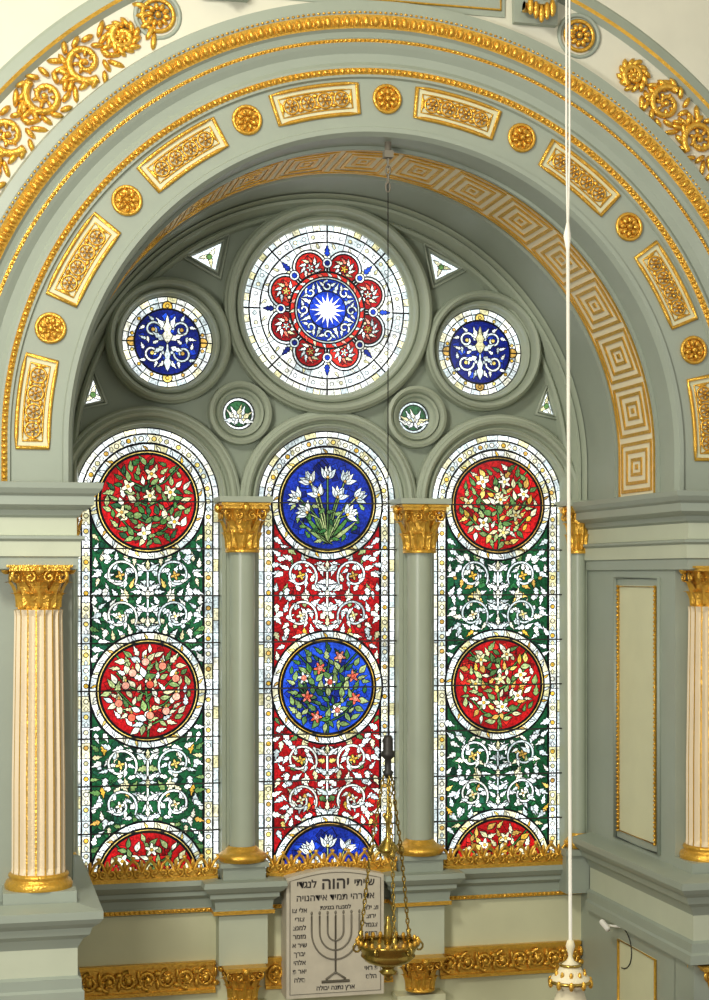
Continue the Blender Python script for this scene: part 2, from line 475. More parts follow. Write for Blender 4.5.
for s in (-1, 1):
    b = MB('gilded_acanthus_scroll')
    RS = 4.05
    for i, a in enumerate((34.0, 39.5, 45.8, 52.1, 58.4)):
        b.xf = face_map(s*radians(a), RS, YF); e = s*(1 if i % 2 else -1)
        rr = .165 if i else .10
        b.tube([(p[0], -.03, p[1]) for p in spiral((0, 0), rr, 1.5, e*pi/2, e, 26)], [.038-.022*k/25 for k in range(26)], AU, 6)
        for k in range(12):
            t = 2*pi*k/12+.3
            q = rr*(1.08+.12*(k % 2))
            b.ell((q*cos(t), -.03, q*sin(t)), (.062, .035, .026), AU, 7, 4, t+e*.9)
        for k in range(7):
            t = 2*pi*k/7; b.ell((rr*.45*cos(t), -.03, rr*.45*sin(t)), (.035, .03, .018), AU, 6, 4, t)
        b.ell((0, -.04, 0), (.03, .03, .03), AU, 8, 5)
        for k in range(5):
            b.ell((.21+.015*k, -.02, (-.15+.075*k)), (.085, .035, .026), AU, 7, 4, e*(.9-.4*k))
    b.xf = None; b.done()
    b = MB('gilded_rosette')
    b.xf = face_map(-radians(29) if s < 0 else radians(25.5), 4.07, YF); disc(b, 0, 0, .18, -.012, G)
    b.tube([(.185*cos(2*pi*k/24), -.015, .185*sin(2*pi*k/24)) for k in range(24)], .02, G, 6, True)
    rosette(b, 0, 0, .15, AU, 10, -.01)
    b.xf = None; b.done()
    b = MB('ornamental_bracket')
    cx = s*1.42 if s < 0 else 1.33
    b.box(cx-.20, cx+.20, YF-.08, YF, 4.83, 6, G)
    b.box(cx-.14, cx+.14, YF-.20, YF, 4.92, 6, G)
    b.tube([(cx-.14, YF-.16, 4.94), (cx+.14, YF-.16, 4.94)], .05, AU, 8)
    for k in range(5):
        b.ell((cx-.1+.05*k, YF-.22, 4.93-.03*(2-abs(k-2))), (.03, .03, .08), AU, 6, 5)
    b.ell((cx, YF-.24, 5.06), (.08, .04, .06), AU, 8, 5)
    b.done()
b = MB('upper_string_course')
x0, x1 = -1.15, 1.06
b.box(x0, x1, YF-.03, YF, 4.88, 6, G); b.tube([(x0+.04, YF-.035, 6), (x0+.04, YF-.035, 4.94), (x1-.04, YF-.035, 4.94), (x1-.04, YF-.035, 6)], .012, AU, 5)
b.done()

# ------------------------------------------------------------------ stained glass
gm = bpy.data.materials.new('stained_glass'); gm.use_nodes = True
nt = gm.node_tree; nt.nodes.clear()
out = nt.nodes.new('ShaderNodeOutputMaterial'); em = nt.nodes.new('ShaderNodeEmission')
at = nt.nodes.new('ShaderNodeAttribute'); at.attribute_name = 'Col'
tc = nt.nodes.new('ShaderNodeTexCoord')
def rng(scale, lo, hi, det=5):
    nz = nt.nodes.new('ShaderNodeTexNoise'); nz.inputs['Scale'].default_value = scale; nz.inputs['Detail'].default_value = det
    nt.links.new(tc.outputs['Object'], nz.inputs['Vector'])
    mr = nt.nodes.new('ShaderNodeMapRange'); mr.inputs[1].default_value = .35; mr.inputs[2].default_value = .65; mr.inputs[3].default_value = lo; mr.inputs[4].default_value = hi
    nt.links.new(nz.outputs['Fac'], mr.inputs[0]); return mr
m1 = rng(4, .72, 1.35); m2 = rng(50, .55, 1.3, 3)
mm_ = nt.nodes.new('ShaderNodeMath'); mm_.operation = 'MULTIPLY'
nt.links.new(m1.outputs[0], mm_.inputs[0]); nt.links.new(m2.outputs[0], mm_.inputs[1])
mx = nt.nodes.new('ShaderNodeVectorMath'); mx.operation = 'SCALE'
nt.links.new(at.outputs['Color'], mx.inputs[0]); nt.links.new(mm_.outputs[0], mx.inputs['Scale'])
gl = nt.nodes.new('ShaderNodeBsdfGlossy'); gl.inputs['Roughness'].default_value = .25; gl.inputs['Color'].default_value = (.02, .02, .02, 1)
ad = nt.nodes.new('ShaderNodeAddShader')
nt.links.new(mx.outputs[0], em.inputs['Color']); em.inputs['Strength'].default_value = 1.75  # emission stands in for daylight through the glass; nothing shines from behind
nt.links.new(em.outputs[0], ad.inputs[0]); nt.links.new(gl.outputs[0], ad.inputs[1]); nt.links.new(ad.outputs[0], out.inputs[0])

LEAD = (.003, .003, .004)
cw = lambda r, g, b: lin(r, g, b)[:3]
GREEN = [cw(20, 74, 42), cw(34, 96, 52), cw(12, 46, 32), cw(25, 76, 55), cw(46, 104, 56)]
RED = [cw(172, 18, 22), cw(150, 13, 17), cw(195, 40, 30), cw(124, 13, 18)]
BLUE = [cw(20, 44, 145), cw(32, 72, 190), cw(13, 27, 100), cw(22, 54, 168)]
WHT = [cw(226, 238, 238), cw(198, 212, 212), cw(242, 248, 248), cw(234, 238, 228)]
YEL = [cw(210, 168, 60), cw(195, 155, 75), cw(228, 202, 108)]
CRM = [cw(226, 222, 184), cw(208, 204, 156), cw(238, 238, 216)]
PGR = [cw(124, 152, 90), cw(160, 176, 116), cw(84, 122, 66)]
MGR = [cw(50, 102, 50), cw(70, 120, 56), cw(40, 82, 50)]
PNK = [cw(225, 130, 105), cw(220, 92, 68), cw(238, 168, 145)]
def pick(p):
    c = random.choice(p); k = random.uniform(.78, 1.12); return tuple(x*k for x in c)

class Glass:
    def __init__(s, name, cx, cz, y=.09):
        s.n = name; s.cx = cx; s.cz = cz; s.y = y; s.v = []; s.f = []; s.c = []
    def poly(s, pts, col, l):
        o = len(s.v)
        s.v += [(s.cx+p[0], s.y-l*.0015, s.cz+p[1]) for p in pts]
        s.f.append(list(range(o, o+len(pts)))); s.c.append(col)
    def line(s, pts, w, l, closed=False, col=LEAD):
        N = len(pts); L = []; R = []
        for i in range(N):
            a = pts[(i-1) % N] if (closed or i > 0) else pts[i]
            c = pts[(i+1) % N] if (closed or i < N-1) else pts[i]
            dx, dz = c[0]-a[0], c[1]-a[1]; d = hypot(dx, dz) or 1
            nx, nz = -dz/d*w/2, dx/d*w/2
            L.append((pts[i][0]+nx, pts[i][1]+nz)); R.append((pts[i][0]-nx, pts[i][1]-nz))
        for i in range(N if closed else N-1):
            j = (i+1) % N; s.poly([L[i], L[j], R[j], R[i]], col, l)
    def piece(s, pts, col, l, w=.009):
        s.poly(pts, col, l); s.line(pts, w, l+.6, True)
    def circ(s, x, z, r, col, l, w=.009, n=24):
        s.piece([(x+r*cos(2*pi*k/n), z+r*sin(2*pi*k/n)) for k in range(n)], col, l, w)
    def sector(s, x, z, r0, r1, a0, a1, col, l, w=.009, n=4):
        pts = [(x+r1*cos(a0+(a1-a0)*k/n), z+r1*sin(a0+(a1-a0)*k/n)) for k in range(n+1)]
        pts += [(x+r0*cos(a1+(a0-a1)*k/n), z+r0*sin(a1+(a0-a1)*k/n)) for k in range(n+1)]
        s.piece(pts, col, l, w)
    def leaf(s, x, z, a, L, Wd, col, l, w=.010, simple=False, bend=None, vein=False):
        ts = [0, .12, .3, .42, .55, .72, .85, 1]
        hs = [.0, .55, 1, .55, .85, .35, .3, 0] if not simple else [0, .5, .9, 1, .9, .6, .35, 0]
        if bend is None: bend = random.uniform(-.25, .25)
        bd = lambda t: bend*L*t*t
        pts = [(t*L, bd(t)+h*Wd/2) for t, h in zip(ts, hs)]+[(t*L, bd(t)-h*Wd/2) for t, h in list(zip(ts, hs))[-2:0:-1]]
        ca, sa = cos(a), sin(a)
        s.piece([(x+p[0]*ca-p[1]*sa, z+p[0]*sa+p[1]*ca) for p in pts], col, l, w)
        if vein:
            s.line([(x, z), (x+.5*L*ca-bd(.5)*sa, z+.5*L*sa+bd(.5)*ca), (x+.8*L*ca-bd(.8)*sa, z+.8*L*sa+bd(.8)*ca)], .004, l+.7, False, tuple(c*.3 for c in col))
    def flower(s, x, z, r, col, cc, l, n=5, a=0):
        s.piece([(x+r*(.72+.28*cos(n*t))*cos(t+a), z+r*(.72+.28*cos(n*t))*sin(t+a)) for t in [2*pi*k/30 for k in range(30)]], col, l, .009)
        for k in range(n):
            t = 2*pi*(k+.5)/n+a; s.line([(x, z), (x+r*.45*cos(t), z+r*.45*sin(t))], .005, l+.7)
        s.circ(x, z, r*.25, cc, l+1, .005, 8)
    def vine(s, pts, l, w=.02, col=None):
        s.line(pts, w+.018, l); s.line(pts, w, l+.5, False, col or pick(WHT))
    def done(s, parent=None):
        me = bpy.data.meshes.new(s.n); me.from_pydata(s.v, [], s.f)
        ca = me.color_attributes.new('Col', 'FLOAT_COLOR', 'CORNER')
        buf = []
        for f, c in zip(s.f, s.c): buf += [c[0], c[1], c[2], 1]*len(f)
        ca.data.foreach_set('color', buf)
        me.materials.append(gm)
        ob = bpy.data.objects.new(s.n, me); sc.collection.objects.link(ob)
        if parent: ob.parent = parent
        return ob

def bordpt(s, off, zb):
    h = LZ-zb; A = pi*LR; r = LR-off
    if s < h: return (-r, zb+s)
    if s < h+A:
        a = pi-(s-h)/LR; return (r*cos(a), LZ+r*sin(a))
    return (r, LZ-(s-h-A))
def border(g, o0, o1, step, pal, l, zb, w=.01, phase=0):
    tot = 2*(LZ-zb)+pi*LR; n = int(tot/step); st = tot/n
    for i in range(n):
        s0 = i*st; s1 = s0+st; k = 3
        pts = [bordpt(s0+(s1-s0)*q/k, o0, zb) for q in range(k+1)]+[bordpt(s1+(s0-s1)*q/k, o1, zb) for q in range(k+1)]
        g.piece(pts, pick(pal[(i+phase) % len(pal)]), l, w)

def scatter(n, ok, dmin, xr, zr):
    P = []
    for _ in range(n):
        x = random.uniform(*xr); z = random.uniform(*zr)
        if ok(x, z) and all((x-a)**2+(z-b_)**2 > dmin*dmin for a, b_ in P): P.append((x, z))
    return P

def disc_plant(g, x, z, R, bg, leafp, kind, l):
    g.circ(x, z, R, pick(bg[:2]), l, .026, 48)
    for k in range(60):
        r = R*.9*sqrt(random.random()); a = random.uniform(0, 2*pi); q = random.uniform(.04, .075)
        cx_, cz_ = x+r*cos(a), z+r*sin(a)
        if r+q > R*.97: continue
        g.piece([(cx_+q*cos(a+t), cz_+q*sin(a+t)) for t in (0, 1.4, 2.9, 4.4)], pick(bg), l+.7+(k % 5)*.1, .008)
    stem = pick(MGR)
    if kind == 'lily':
        for k in range(9):
            a = pi/2+(k-4)*.30; L = R*random.uniform(.85, 1.1)
            g.leaf(x+(k-4)*.015, z-R*.88, a, L, .05, pick(MGR if k % 2 else PGR), l+2+k*.2, .009, True, bend=(k-4)*-.06)
        for (u, v, aa) in ((0, .52, pi/2), (-.36, .42, 2.2), (.36, .44, .95), (-.60, .08, 2.7), (.60, .1, .45), (-.18, .14, 2.0), (.20, .10, 1.1), (-.42, -.22, 2.6), (.40, -.26, .5)):
            g.vine([(x, z-R*.8), (x+u*R*.4, z+v*R*.2-R*.3), (x+u*R, z+v*R)], l+4, .010, pick(PGR))
            for q in (-.75, -.35, 0, .35, .75):
                g.leaf(x+u*R, z+v*R, aa+q, .135, .058, pick(WHT), l+6+abs(q), .007, True)
            g.circ(x+u*R+.02*cos(aa), z+v*R+.02*sin(aa), .016, pick(YEL), l+8, .005, 8)
        ok = lambda a, b_: hypot(a-x, b_-z) < R*.84 and b_ < z-R*.05
        for i, (a, b_) in enumerate(scatter(300, ok, .078, (x-R, x+R), (z-R, z+R))):
            an = random.uniform(0, 6.3); g.leaf(a-cos(an)*.04, b_-sin(an)*.04, an, .09, .05, pick(PGR if i % 2 else MGR), l+5+i % 3*.2, .008)
        return
    g.vine([(x, z-R*.98), (x+.02, z-R*.5), (x-.02, z+.0), (x+.02, z+R*.6)], l+1.2, .013, stem)
    for k in (-1, 1):
        for q in (.75, .45, .1, -.25):
            pts = [(x, z-R*q), (x+k*R*.35, z-R*(q-.16)), (x+k*R*.65, z-R*(q-.48))]
            g.vine(pts, l+1.4, .010, stem)
    ok = lambda a, b_: hypot(a-x, b_-z) < R*.88
    P = scatter(4000, ok, .066, (x-R, x+R), (z-R, z+R))
    nf = {'rose': 9, 'fl': 8, 'few': 7, 'fruit': 11}[kind]
    F = []
    for k in range(nf):
        if k == 0: F.append((x+.02, z+R*.12))
        else:
            a = 2*pi*k/(nf-1)+.4; q = R*random.uniform(.45, .72); F.append((x+q*cos(a), z+q*sin(a)))
    for i, (a, b_) in enumerate(P):
        an = atan2(b_-z+R*.6, a-x)+random.uniform(-1.1, 1.1)
        L = random.uniform(.09, .125)
        g.leaf(a-cos(an)*L/2, b_-sin(an)*L/2, an, L, L*random.uniform(.42, .6), pick(random.choice(leafp)), l+2+(i % 7)*.25, .009, random.random() < .6, vein=(i % 2 == 0))
    for i, (a, b_) in enumerate(F):
        lv = l+4.5+i*.3
        if kind == 'rose':
            g.flower(a, b_, .066, pick(PNK if i % 3 else WHT), pick(PNK), lv, 5, i)
            g.circ(a+.003, b_, .03, pick(PNK), lv+1.2, .006, 8)
        elif kind == 'fruit':
            g.circ(a, b_, .040, pick(PNK), lv, .009, 12); g.leaf(a, b_+.035, pi/2, .04, .03, pick(YEL), lv+.7, .006)
        else:
            g.flower(a, b_, .072, pick(CRM), pick(YEL), lv, random.choice((4, 5, 5)), random.random()*3)

def lancet(idx, cx, field, d1, d2, d3):
    g = Glass('glass', cx, 0); zb = LB
    g.poly([(p[0], p[1]) for p in archpath(LR+.01, LZ, zb-.02, 32)], LEAD, 0)
    border(g, .010, .062, .12, [WHT, WHT, CRM, WHT], 1, zb, .009)
    border(g, .072, .150, .150, [WHT, WHT, CRM], 1, zb, .009)
    tot = 2*(LZ-zb)+pi*LR; n = int(tot/.075)
    for i in range(n):
        p = bordpt((i+.5)*tot/n, .112, zb)
        if i % 2: g.circ(p[0], p[1], .024, pick(YEL if i % 4 == 1 else CRM), 2, .009, 8)
        else:
            r = .021; g.piece([(p[0]+r*cos(t*pi/2), p[1]+1.4*r*sin(t*pi/2)) for t in range(4)], pick(CRM if i % 4 else WHT), 2, .008)
    fp = [(p[0], p[1]) for p in archpath(LR-.160, LZ, zb, 32)]
    g.piece(fp, pick(field[:2]), 1, .026)
    hw = LR-.160
    DZ = [.72, -1.13, -2.98]
    def okf(x, z):
        return 0.02 < x < hw-.03 and z > zb+.03 and all(hypot(x, z-d) > .60 for d in DZ) and (z < LZ or hypot(x, z-LZ) < hw-.03)
    for _ in range(420):
        x = random.uniform(-hw+.06, hw-.06); z = random.uniform(zb+.05, .6)
        if all(hypot(x, z-d) > .56 for d in DZ):
            r = random.uniform(.03, .06); a = random.random()*6
            g.piece([(x+r*cos(a+q), z+r*sin(a+q)) for q in (0, 1.4, 2.9, 4.4)], pick(field), 1.7+random.random()*.3, .007)
    P = scatter(9000, okf, .080, (0, hw), (zb, LZ))
    for mid in (-.205, -2.055):
        for dz in (.20, -.20):
            zc = mid+dz
            for sx in (-1, 1):
                pts = [(sx*p[0], p[1]) for p in spiral((.27, zc), .17, 1.15, pi+.5, -1, 26, .3)]
                pts = [(0, zc-.17)]+pts
                g.vine(pts, 5, .017)
                for k in range(7):
                    a = 2*pi*k/7+.2
                    rr = .185
                    xx, zz = .27+rr*cos(a), zc+rr*sin(a)
                    aa = a-.9
                    if sx < 0: aa = pi-aa
                    g.leaf(sx*xx, zz, aa, .11, .07, pick([WHT, WHT, CRM][k % 3]), 6+k*.2, .009, bend=.2*sx)
                for k in range(4):
                    a = 2*pi*k/4+.7; xx, zz = .27+.08*cos(a), zc+.08*sin(a)
                    aa = a+1.2
                    if sx < 0: aa = pi-aa
                    g.leaf(sx*xx, zz, aa, .082, .046, pick(WHT), 7+k*.1, .008)
                g.flower(sx*.27, zc, .05, pick(YEL if dz > 0 else CRM), pick(YEL), 8.5, 4, .3)
        g.vine([(0, mid-.40), (0, mid+.40)], 5.2, .016)
        for dz in (-.32, -.12, .08, .28):
            for sx in (-1, 1): g.leaf(0, mid+dz-.04, pi/2-sx*.75, .14, .058, pick(WHT), 8.6, .009, bend=-.25*sx)
        for dz in (-.26, .02, .3): g.leaf(0, mid+dz-.05, pi/2, .12, .055, pick(CRM), 9, .009, bend=0)
    for i, (x, z) in enumerate(P):
        a = random.uniform(0, 2*pi); L = random.uniform(.09, .125); r = random.random()
        pal = WHT if r < .70 else (CRM if r < .84 else (PGR if r < .93 else YEL))
        cc = pick(pal); lv = 2.6+(i % 8)*.25; wd = L*random.uniform(.45, .66); bn = random.uniform(-.3, .3)
        for sx in (-1, 1):
            aa = a if sx > 0 else pi-a
            g.leaf(sx*x-cos(aa)*L/2, z-sin(aa)*L/2, aa, L, wd, cc, lv, .009, bend=bn*sx)
    for d, (bg, lp, kind) in zip(DZ, (d1, d2, d3)):
        g.circ(0, d, .575, LEAD, 11, .01, 48)
        n = 26
        for k in range(n):
            a0 = 2*pi*k/n; g.sector(0, d, .505, .562, a0, a0+2*pi/n, pick([WHT, CRM, WHT, WHT][k % 4]), 12, .009)
            am = a0+pi/n; g.leaf(.503*cos(am), d+.503*sin(am), am+.7, .07, .032, pick([YEL, WHT, CRM][k % 3]), 13, .008)
        g.circ(0, d, .495, pick(YEL), 13.7, .016, 48)
        disc_plant(g, 0, d, .468, bg, lp, kind, 14.5)
    root = bpy.data.objects.new('window_%d' % idx, None); sc.collection.objects.link(root)
    g.done(root)
    b = MB('saddle_bars')
    for k in range(9):
        z = .72-.462*k
        b.box(cx-LR+.002, cx+LR-.002, .030, .042, z-.007, z+.007, DK)
    b.done(root)

lancet(1, LX[0], GREEN, (RED, [PGR, PGR, CRM, MGR], 'few'), (RED, [WHT, CRM, CRM, PGR], 'fruit'), (RED, [CRM, PGR], 'few'))
lancet(2, LX[1], RED, (BLUE, [PGR, PGR, WHT], 'lily'), (BLUE, [PGR, MGR, PGR], 'rose'), (BLUE, [WHT, WHT], 'lily'))
lancet(3, LX[2], GREEN, (RED, [CRM, PGR, YEL, PGR], 'fl'), (RED, [CRM, PGR, YEL, PGR], 'fl'), (RED, [CRM, YEL], 'fl'))

# rose window
g = Glass('window_4', CIRC[0][0], CIRC[0][1]); R = .865
g.circ(0, 0, R, LEAD, 0, .01, 64)
N = 24
for k in range(N):
    a0 = 2*pi*k/N
    for q in range(3):
        g.sector(0, 0, .80, .855, a0+q*2*pi/N/3, a0+(q+1)*2*pi/N/3, pick(CRM if q == 1 else WHT), 1, .008)
    g.sector(0, 0, .69, .79, a0, a0+2*pi/N, pick(WHT), 1, .009); g.sector(0, 0, .55, .68, a0, a0+2*pi/N, pick(WHT), 1, .009)
    g.sector(0, 0, .36, .55, a0, a0+2*pi/N, pick(WHT if k % 3 else CRM), 1, .009)
    for q in range(2):
        a1 = a0+(q+.5)*pi/N; g.circ(.74*cos(a1), .74*sin(a1), .02, pick(CRM if q else WHT), 2, .007, 8)
    a1 = a0+pi/N; g.leaf(.62*cos(a1), .62*sin(a1), a1+.5, .07, .035, pick(CRM), 2, .007)
for k in range(8):
    a = 2*pi*k/8+pi/8; x, z = .455*cos(a), .455*sin(a)
    g.circ(x, z, .180, pick(WHT), 3, .016); g.circ(x, z, .150, pick(RED), 4, .016)
    a2 = a+pi/8
    g.leaf(.54*cos(a2), .54*sin(a2), a2, .12, .06, pick(BLUE), 2.7, .010, bend=0)
for k in range(8):
    a = 2*pi*k/8+pi/8; x, z = .47*cos(a), .47*sin(a)
    for q in range(7):
        t = 2*pi*q/7; g.piece([(x+.07*cos(t)+.042*cos(t+p), z+.07*sin(t)+.042*sin(t+p)) for p in (0, 1.5, 3, 4.6)], pick(RED), 4.7, .009)
    for q in range(10):
        t = 2*pi*q/10
        g.leaf(x-.015*cos(a)+.045*cos(t), z-.015*sin(a)+.045*sin(t), t+.5, .085, .042, pick([WHT, WHT, PNK, CRM, WHT][q % 5]), 5.5+q*.08, .008, bend=.4)
    g.circ(x-.015*cos(a), z-.015*sin(a), .05, pick(RED), 7, .010, 12)
    g.flower(x-.015*cos(a), z-.015*sin(a), .042, pick(YEL if k % 2 else WHT), pick(YEL), 8, 5, a)
for k in range(8):
    a = 2*pi*k/8; g.circ(.475*cos(a), .475*sin(a), .05, pick(WHT), 8.3, .010, 12); g.circ(.475*cos(a), .475*sin(a), .028, pick(BLUE), 9, .008, 8)
g.circ(0, 0, .385, pick(RED), 10, .022, 48)
for k in range(22):
    a = 2*pi*k/22; g.leaf(.33*cos(a), .33*sin(a), a+.8, .072, .04, pick([WHT, WHT, PNK, CRM][k % 4]), 11, .008)
g.circ(0, 0, .335, pick(WHT), 12, .016, 48); g.circ(0, 0, .312, pick(BLUE), 12.7, .012, 48)
for k in range(26):
    rr = .17+.1*random.random(); a = 2*pi*k/26; q = .04
    g.piece([(rr*cos(a)+q*cos(a+t), rr*sin(a)+q*sin(a+t)) for t in (0, 1.4, 2.9, 4.4)], pick(BLUE), 13.2, .007)
for k in range(8):
    a = 2*pi*k/8
    g.vine(spiral((.245*cos(a), .245*sin(a)), .055, 1, a, 1, 12, .3), 13.8, .014)
    for q in (-.14, .14): g.leaf(.245*cos(a+q), .245*sin(a+q), a+q*7, .07, .038, pick(WHT), 14.4, .008)
    a += pi/8; g.leaf(.16*cos(a), .16*sin(a), a, .145, .05, pick(WHT), 14.4, .009, bend=0)
g.circ(0, 0, .19, pick(BLUE), 15, .012)
rs = lambda k: (.185 if k % 4 == 0 else .15) if k % 2 == 0 else .075
g.piece([(rs(k)*cos(2*pi*k/32+pi/2), rs(k)*sin(2*pi*k/32+pi/2)) for k in range(32)], cw(255, 255, 248), 16, .005)
for k in range(8):
    a = 2*pi*k/8; g.line([(.68*cos(a), .68*sin(a)), (.86*cos(a), .86*sin(a))], .018, 3)
g.done()
for i, (x, z, r) in enumerate(CIRC[1:3]):
    g = Glass('window_%d' % (5+i), x, z)
    g.circ(0, 0, r+.01, LEAD, 0)
    for k in range(28):
        a0 = 2*pi*k/28
        g.sector(0, 0, .39, .442, a0, a0+pi/14, pick(CRM if k % 3 == 0 else WHT), 1, .009)
        g.sector(0, 0, .325, .385, a0, a0+pi/14, pick(WHT), 1, .009)
        if k % 2: g.circ(.355*cos(a0), .355*sin(a0), .018, pick(YEL), 2, .008, 8)
    for k in range(4):
        a = pi/2*k; g.circ(.35*cos(a), .35*sin(a), .05, pick(YEL), 2, .012, 12)
    g.circ(0, 0, .325, pick(BLUE), 3, .02, 40)
    for k in range(24):
        rr = .27*sqrt(random.random()); a = random.random()*6.3; q = .045
        g.piece([(rr*cos(a)+q*cos(a+t), rr*sin(a)+q*sin(a+t)) for t in (0, 1.4, 2.9, 4.4)], pick(BLUE), 3.6+k*.01, .007)
    for sx in (-1, 1):
        for (cx_, cz_, rr, a0, sg) in ((.14, .12, .085, pi, -1), (.15, -.11, .09, pi, 1)):
            pts = [(sx*p[0], p[1]) for p in spiral((cx_, cz_), rr, 1.1, a0, sg, 16, .3)]
            g.vine(pts, 4.5, .016)
            for k in range(5):
                a = 2*pi*k/5+.4; aa = a+sg*.8
                if sx < 0: aa = pi-aa
                g.leaf(sx*(cx_+rr*cos(a)), cz_+rr*sin(a), aa, .075, .042, pick(WHT), 5.2, .008)
        for (xx, zz, aa, L) in ((.03, .02, .5, .15), (.03, -.05, -.4, .14), (.2, .03, .1, .09), (.02, .12, 1.1, .15), (.02, -.18, -.9, .11)):
            a2 = aa if sx > 0 else pi-aa
            g.leaf(sx*xx, zz, a2, L, L*.45, pick(WHT), 6, .009)
        g.circ(sx*.14, .12, .022, pick(YEL), 6.8, .008, 8); g.circ(sx*.15, -.11, .022, pick(YEL), 6.8, .008, 8)
    g.leaf(0, -.29, pi/2, .3, .08, pick(WHT), 7, bend=0); g.leaf(0, -.02, pi/2, .29, .11, pick(CRM), 7.5, bend=0)
    g.line([(-r, 0), (-.32, 0)], .014, 3); g.line([(r, 0), (.32, 0)], .014, 3)
    g.done()
for i, (x, z, r) in enumerate(CIRC[3:]):
    g = Glass('window_%d' % (7+i), x, z)
    g.circ(0, 0, r+.01, LEAD, 0); g.circ(0, 0, r-.008, pick(WHT), 1, .01); g.circ(0, 0, r-.035, pick(MGR), 1.7, .012)
    for k in range(7): g.leaf(0, -.07, pi/2+(k-3)*.5, .17, .066, pick(WHT if k % 2 == 0 else CRM), 2.5+k*.3, .008)
    for k in (-1, 1): g.leaf(0, -.05, -pi/2+k*.7, .08, .05, pick(WHT), 5, .008)
    g.done()
for i, t in enumerate(TRIS):
    g = Glass('window_%d' % (9+i), 0, 0)
    g.poly(t, pick(WHT), 0); g.line(t, .016, 1, True)
    cx = sum(p[0] for p in t)/3; cz = sum(p[1] for p in t)/3
    for p in t: g.leaf(cx, cz, atan2(p[1]-cz, p[0]-cx), .11, .05, pick(CRM), 2, .008)
    g.circ(cx, cz, .03, pick(PGR), 3, .008, 8)
    g.done()

# ------------------------------------------------------------------ hebrew plaque
root = bpy.data.objects.new('hebrew_plaque', None); sc.collection.objects.link(root)
b = MB('slab')
yp = -.30
arc = [(-.49+.98*k/16, -2.96+.07*sin(pi*k/16)) for k in range(17)]
out2 = arc+[(.49, -4.14), (-.49, -4.14)]; n = len(out2)
b.add([(p[0], yp, p[1]) for p in out2]+[(p[0], -.02, p[1]) for p in out2], [tuple(range(n))]+[tuple(n+k for k in range(n))]+[(k, (k+1) % n, n+(k+1) % n, n+k) for k in range(n)], ST)
b.tube([(p[0]*.93, yp-.004, p[1]-.03) for p in arc]+[(.456, yp-.004, -4.1), (-.456, yp-.004, -4.1)], .004, IK2, 4, True)
mz = -3.34
b.tube([(0, yp-.003, mz), (0, yp-.003, -3.92)], .010, IK2, 5)
for r in (.08, .16, .24):
    b.tube([(-r, yp-.003, mz)]+[(r*cos(pi+pi*k/16), yp-.003, mz-.16+r*sin(pi+pi*k/16)*1.15) for k in range(17)]+[(r, yp-.003, mz)], .009, IK2, 5)
for k in range(-3, 4): b.ell((k*.08, yp-.003, mz+.025), (.012, .006, .022), IK2, 6, 4)
b.tube([(-.10, yp-.003, -3.97), (0, yp-.003, -3.90), (.10, yp-.003, -3.97)], .012, IK2, 5)
b.tube([(-.14, yp-.003, -3.99), (.14, yp-.003, -3.99)], .014, IK2, 5)
b.done(root)
def text(body, x, z, size, nm='inscription', bold=.001):
    cu = bpy.data.curves.new('t', 'FONT'); cu.body = body[::-1]; cu.size = size; cu.align_x = 'CENTER'; cu.extrude = .002; cu.offset = bold
    ob = bpy.data.objects.new('t', cu); sc.collection.objects.link(ob); bpy.context.view_layer.update()
    me = bpy.data.meshes.new_from_object(ob.evaluated_get(bpy.context.evaluated_depsgraph_get()))
    bpy.data.objects.remove(ob)
    me.materials.clear(); me.materials.append(M_INK)
    o = bpy.data.objects.new(nm, me); sc.collection.objects.link(o); o.rotation_euler = (pi/2, 0, 0); o.location = (x, yp-.003, z); o.parent = root
text('שויתי', .29, -3.06, .10, bold=.002); text('יהוה', 0, -3.08, .16, bold=.003); text('לנגדי', -.29, -3.06, .10, bold=.002)
text('אדירהי תמיד אידהנויה', 0, -3.19, .088)
for i, wd in enumerate(['אלי צו', 'צורי', 'למנצ', 'מזמר', 'שיר א', 'יברך', 'אלהי', 'יאר פ', 'סלה']):
    k = -3.30-.085*i
    text(wd, -.36, k, .062); text(wd[::-1], .36, k, .062)
text('למנצח בנגינת', 0, -3.28, .055)
text('ארץ נתנה יבולה', 0, -4.07, .06)

# ------------------------------------------------------------------ hanging brass lamp
def chain(b, p, q, m, link=.05, r=.006):
    P = Vector(p); Q = Vector(q); d = Q-P; n = max(2, int(d.length/link)); t = d.normalized()
    ref = Vector((0, 1, 0)) if abs(t.y) < .8 else Vector((1, 0, 0)); u = t.cross(ref).normalized(); w = t.cross(u)
    for i in range(n):
        c = P+d*((i+.5)/n); s = u if i % 2 else w; L = d.length/n*.62
        b.tube([tuple(c+t*(L*cos(2*pi*k/8))+s*(L*.45*sin(2*pi*k/8))) for k in range(8)], r, m, 4, True)
root = bpy.data.objects.new('hanging_brass_lamp', None); sc.collection.objects.link(root)
lx, ly = .055, -2.15
b = MB('chain')
b.tube([(lx, ly, 3.78), (lx, ly, 3.70)], .03, IK2, 8); b.box(lx-.04, lx+.04, ly-.04, ly+.04, 3.64, 3.70, IK2)
b.tube([(lx, ly, 3.5), (lx, ly, -1.45)], .005, DK, 5)
chain(b, (lx, ly, 3.64), (lx, ly, 3.35), IK2, .06, .008)
b.lathe((lx, ly, -1.70), [(0, .3), (.03, .3), (.045, .27), (.045, .17), (.06, .15), (.06, .12), (.03, .09), (.03, .0), (.05, -.02), (.03, -.06), (0, -.08)], DK, 14)
b.done(root)
b = MB('lamp_body')
b.lathe((lx, ly, -2.38), [(0, .62), (.012, .60), (.012, .36), (.02, .3), (.045, .27), (.02, .22), (.02, .1), (.05, .05), (.09, .0), (.10, -.02), (.07, -.04), (.02, -.08), (.0, -.1)], BR, 20)
ZB = -3.25
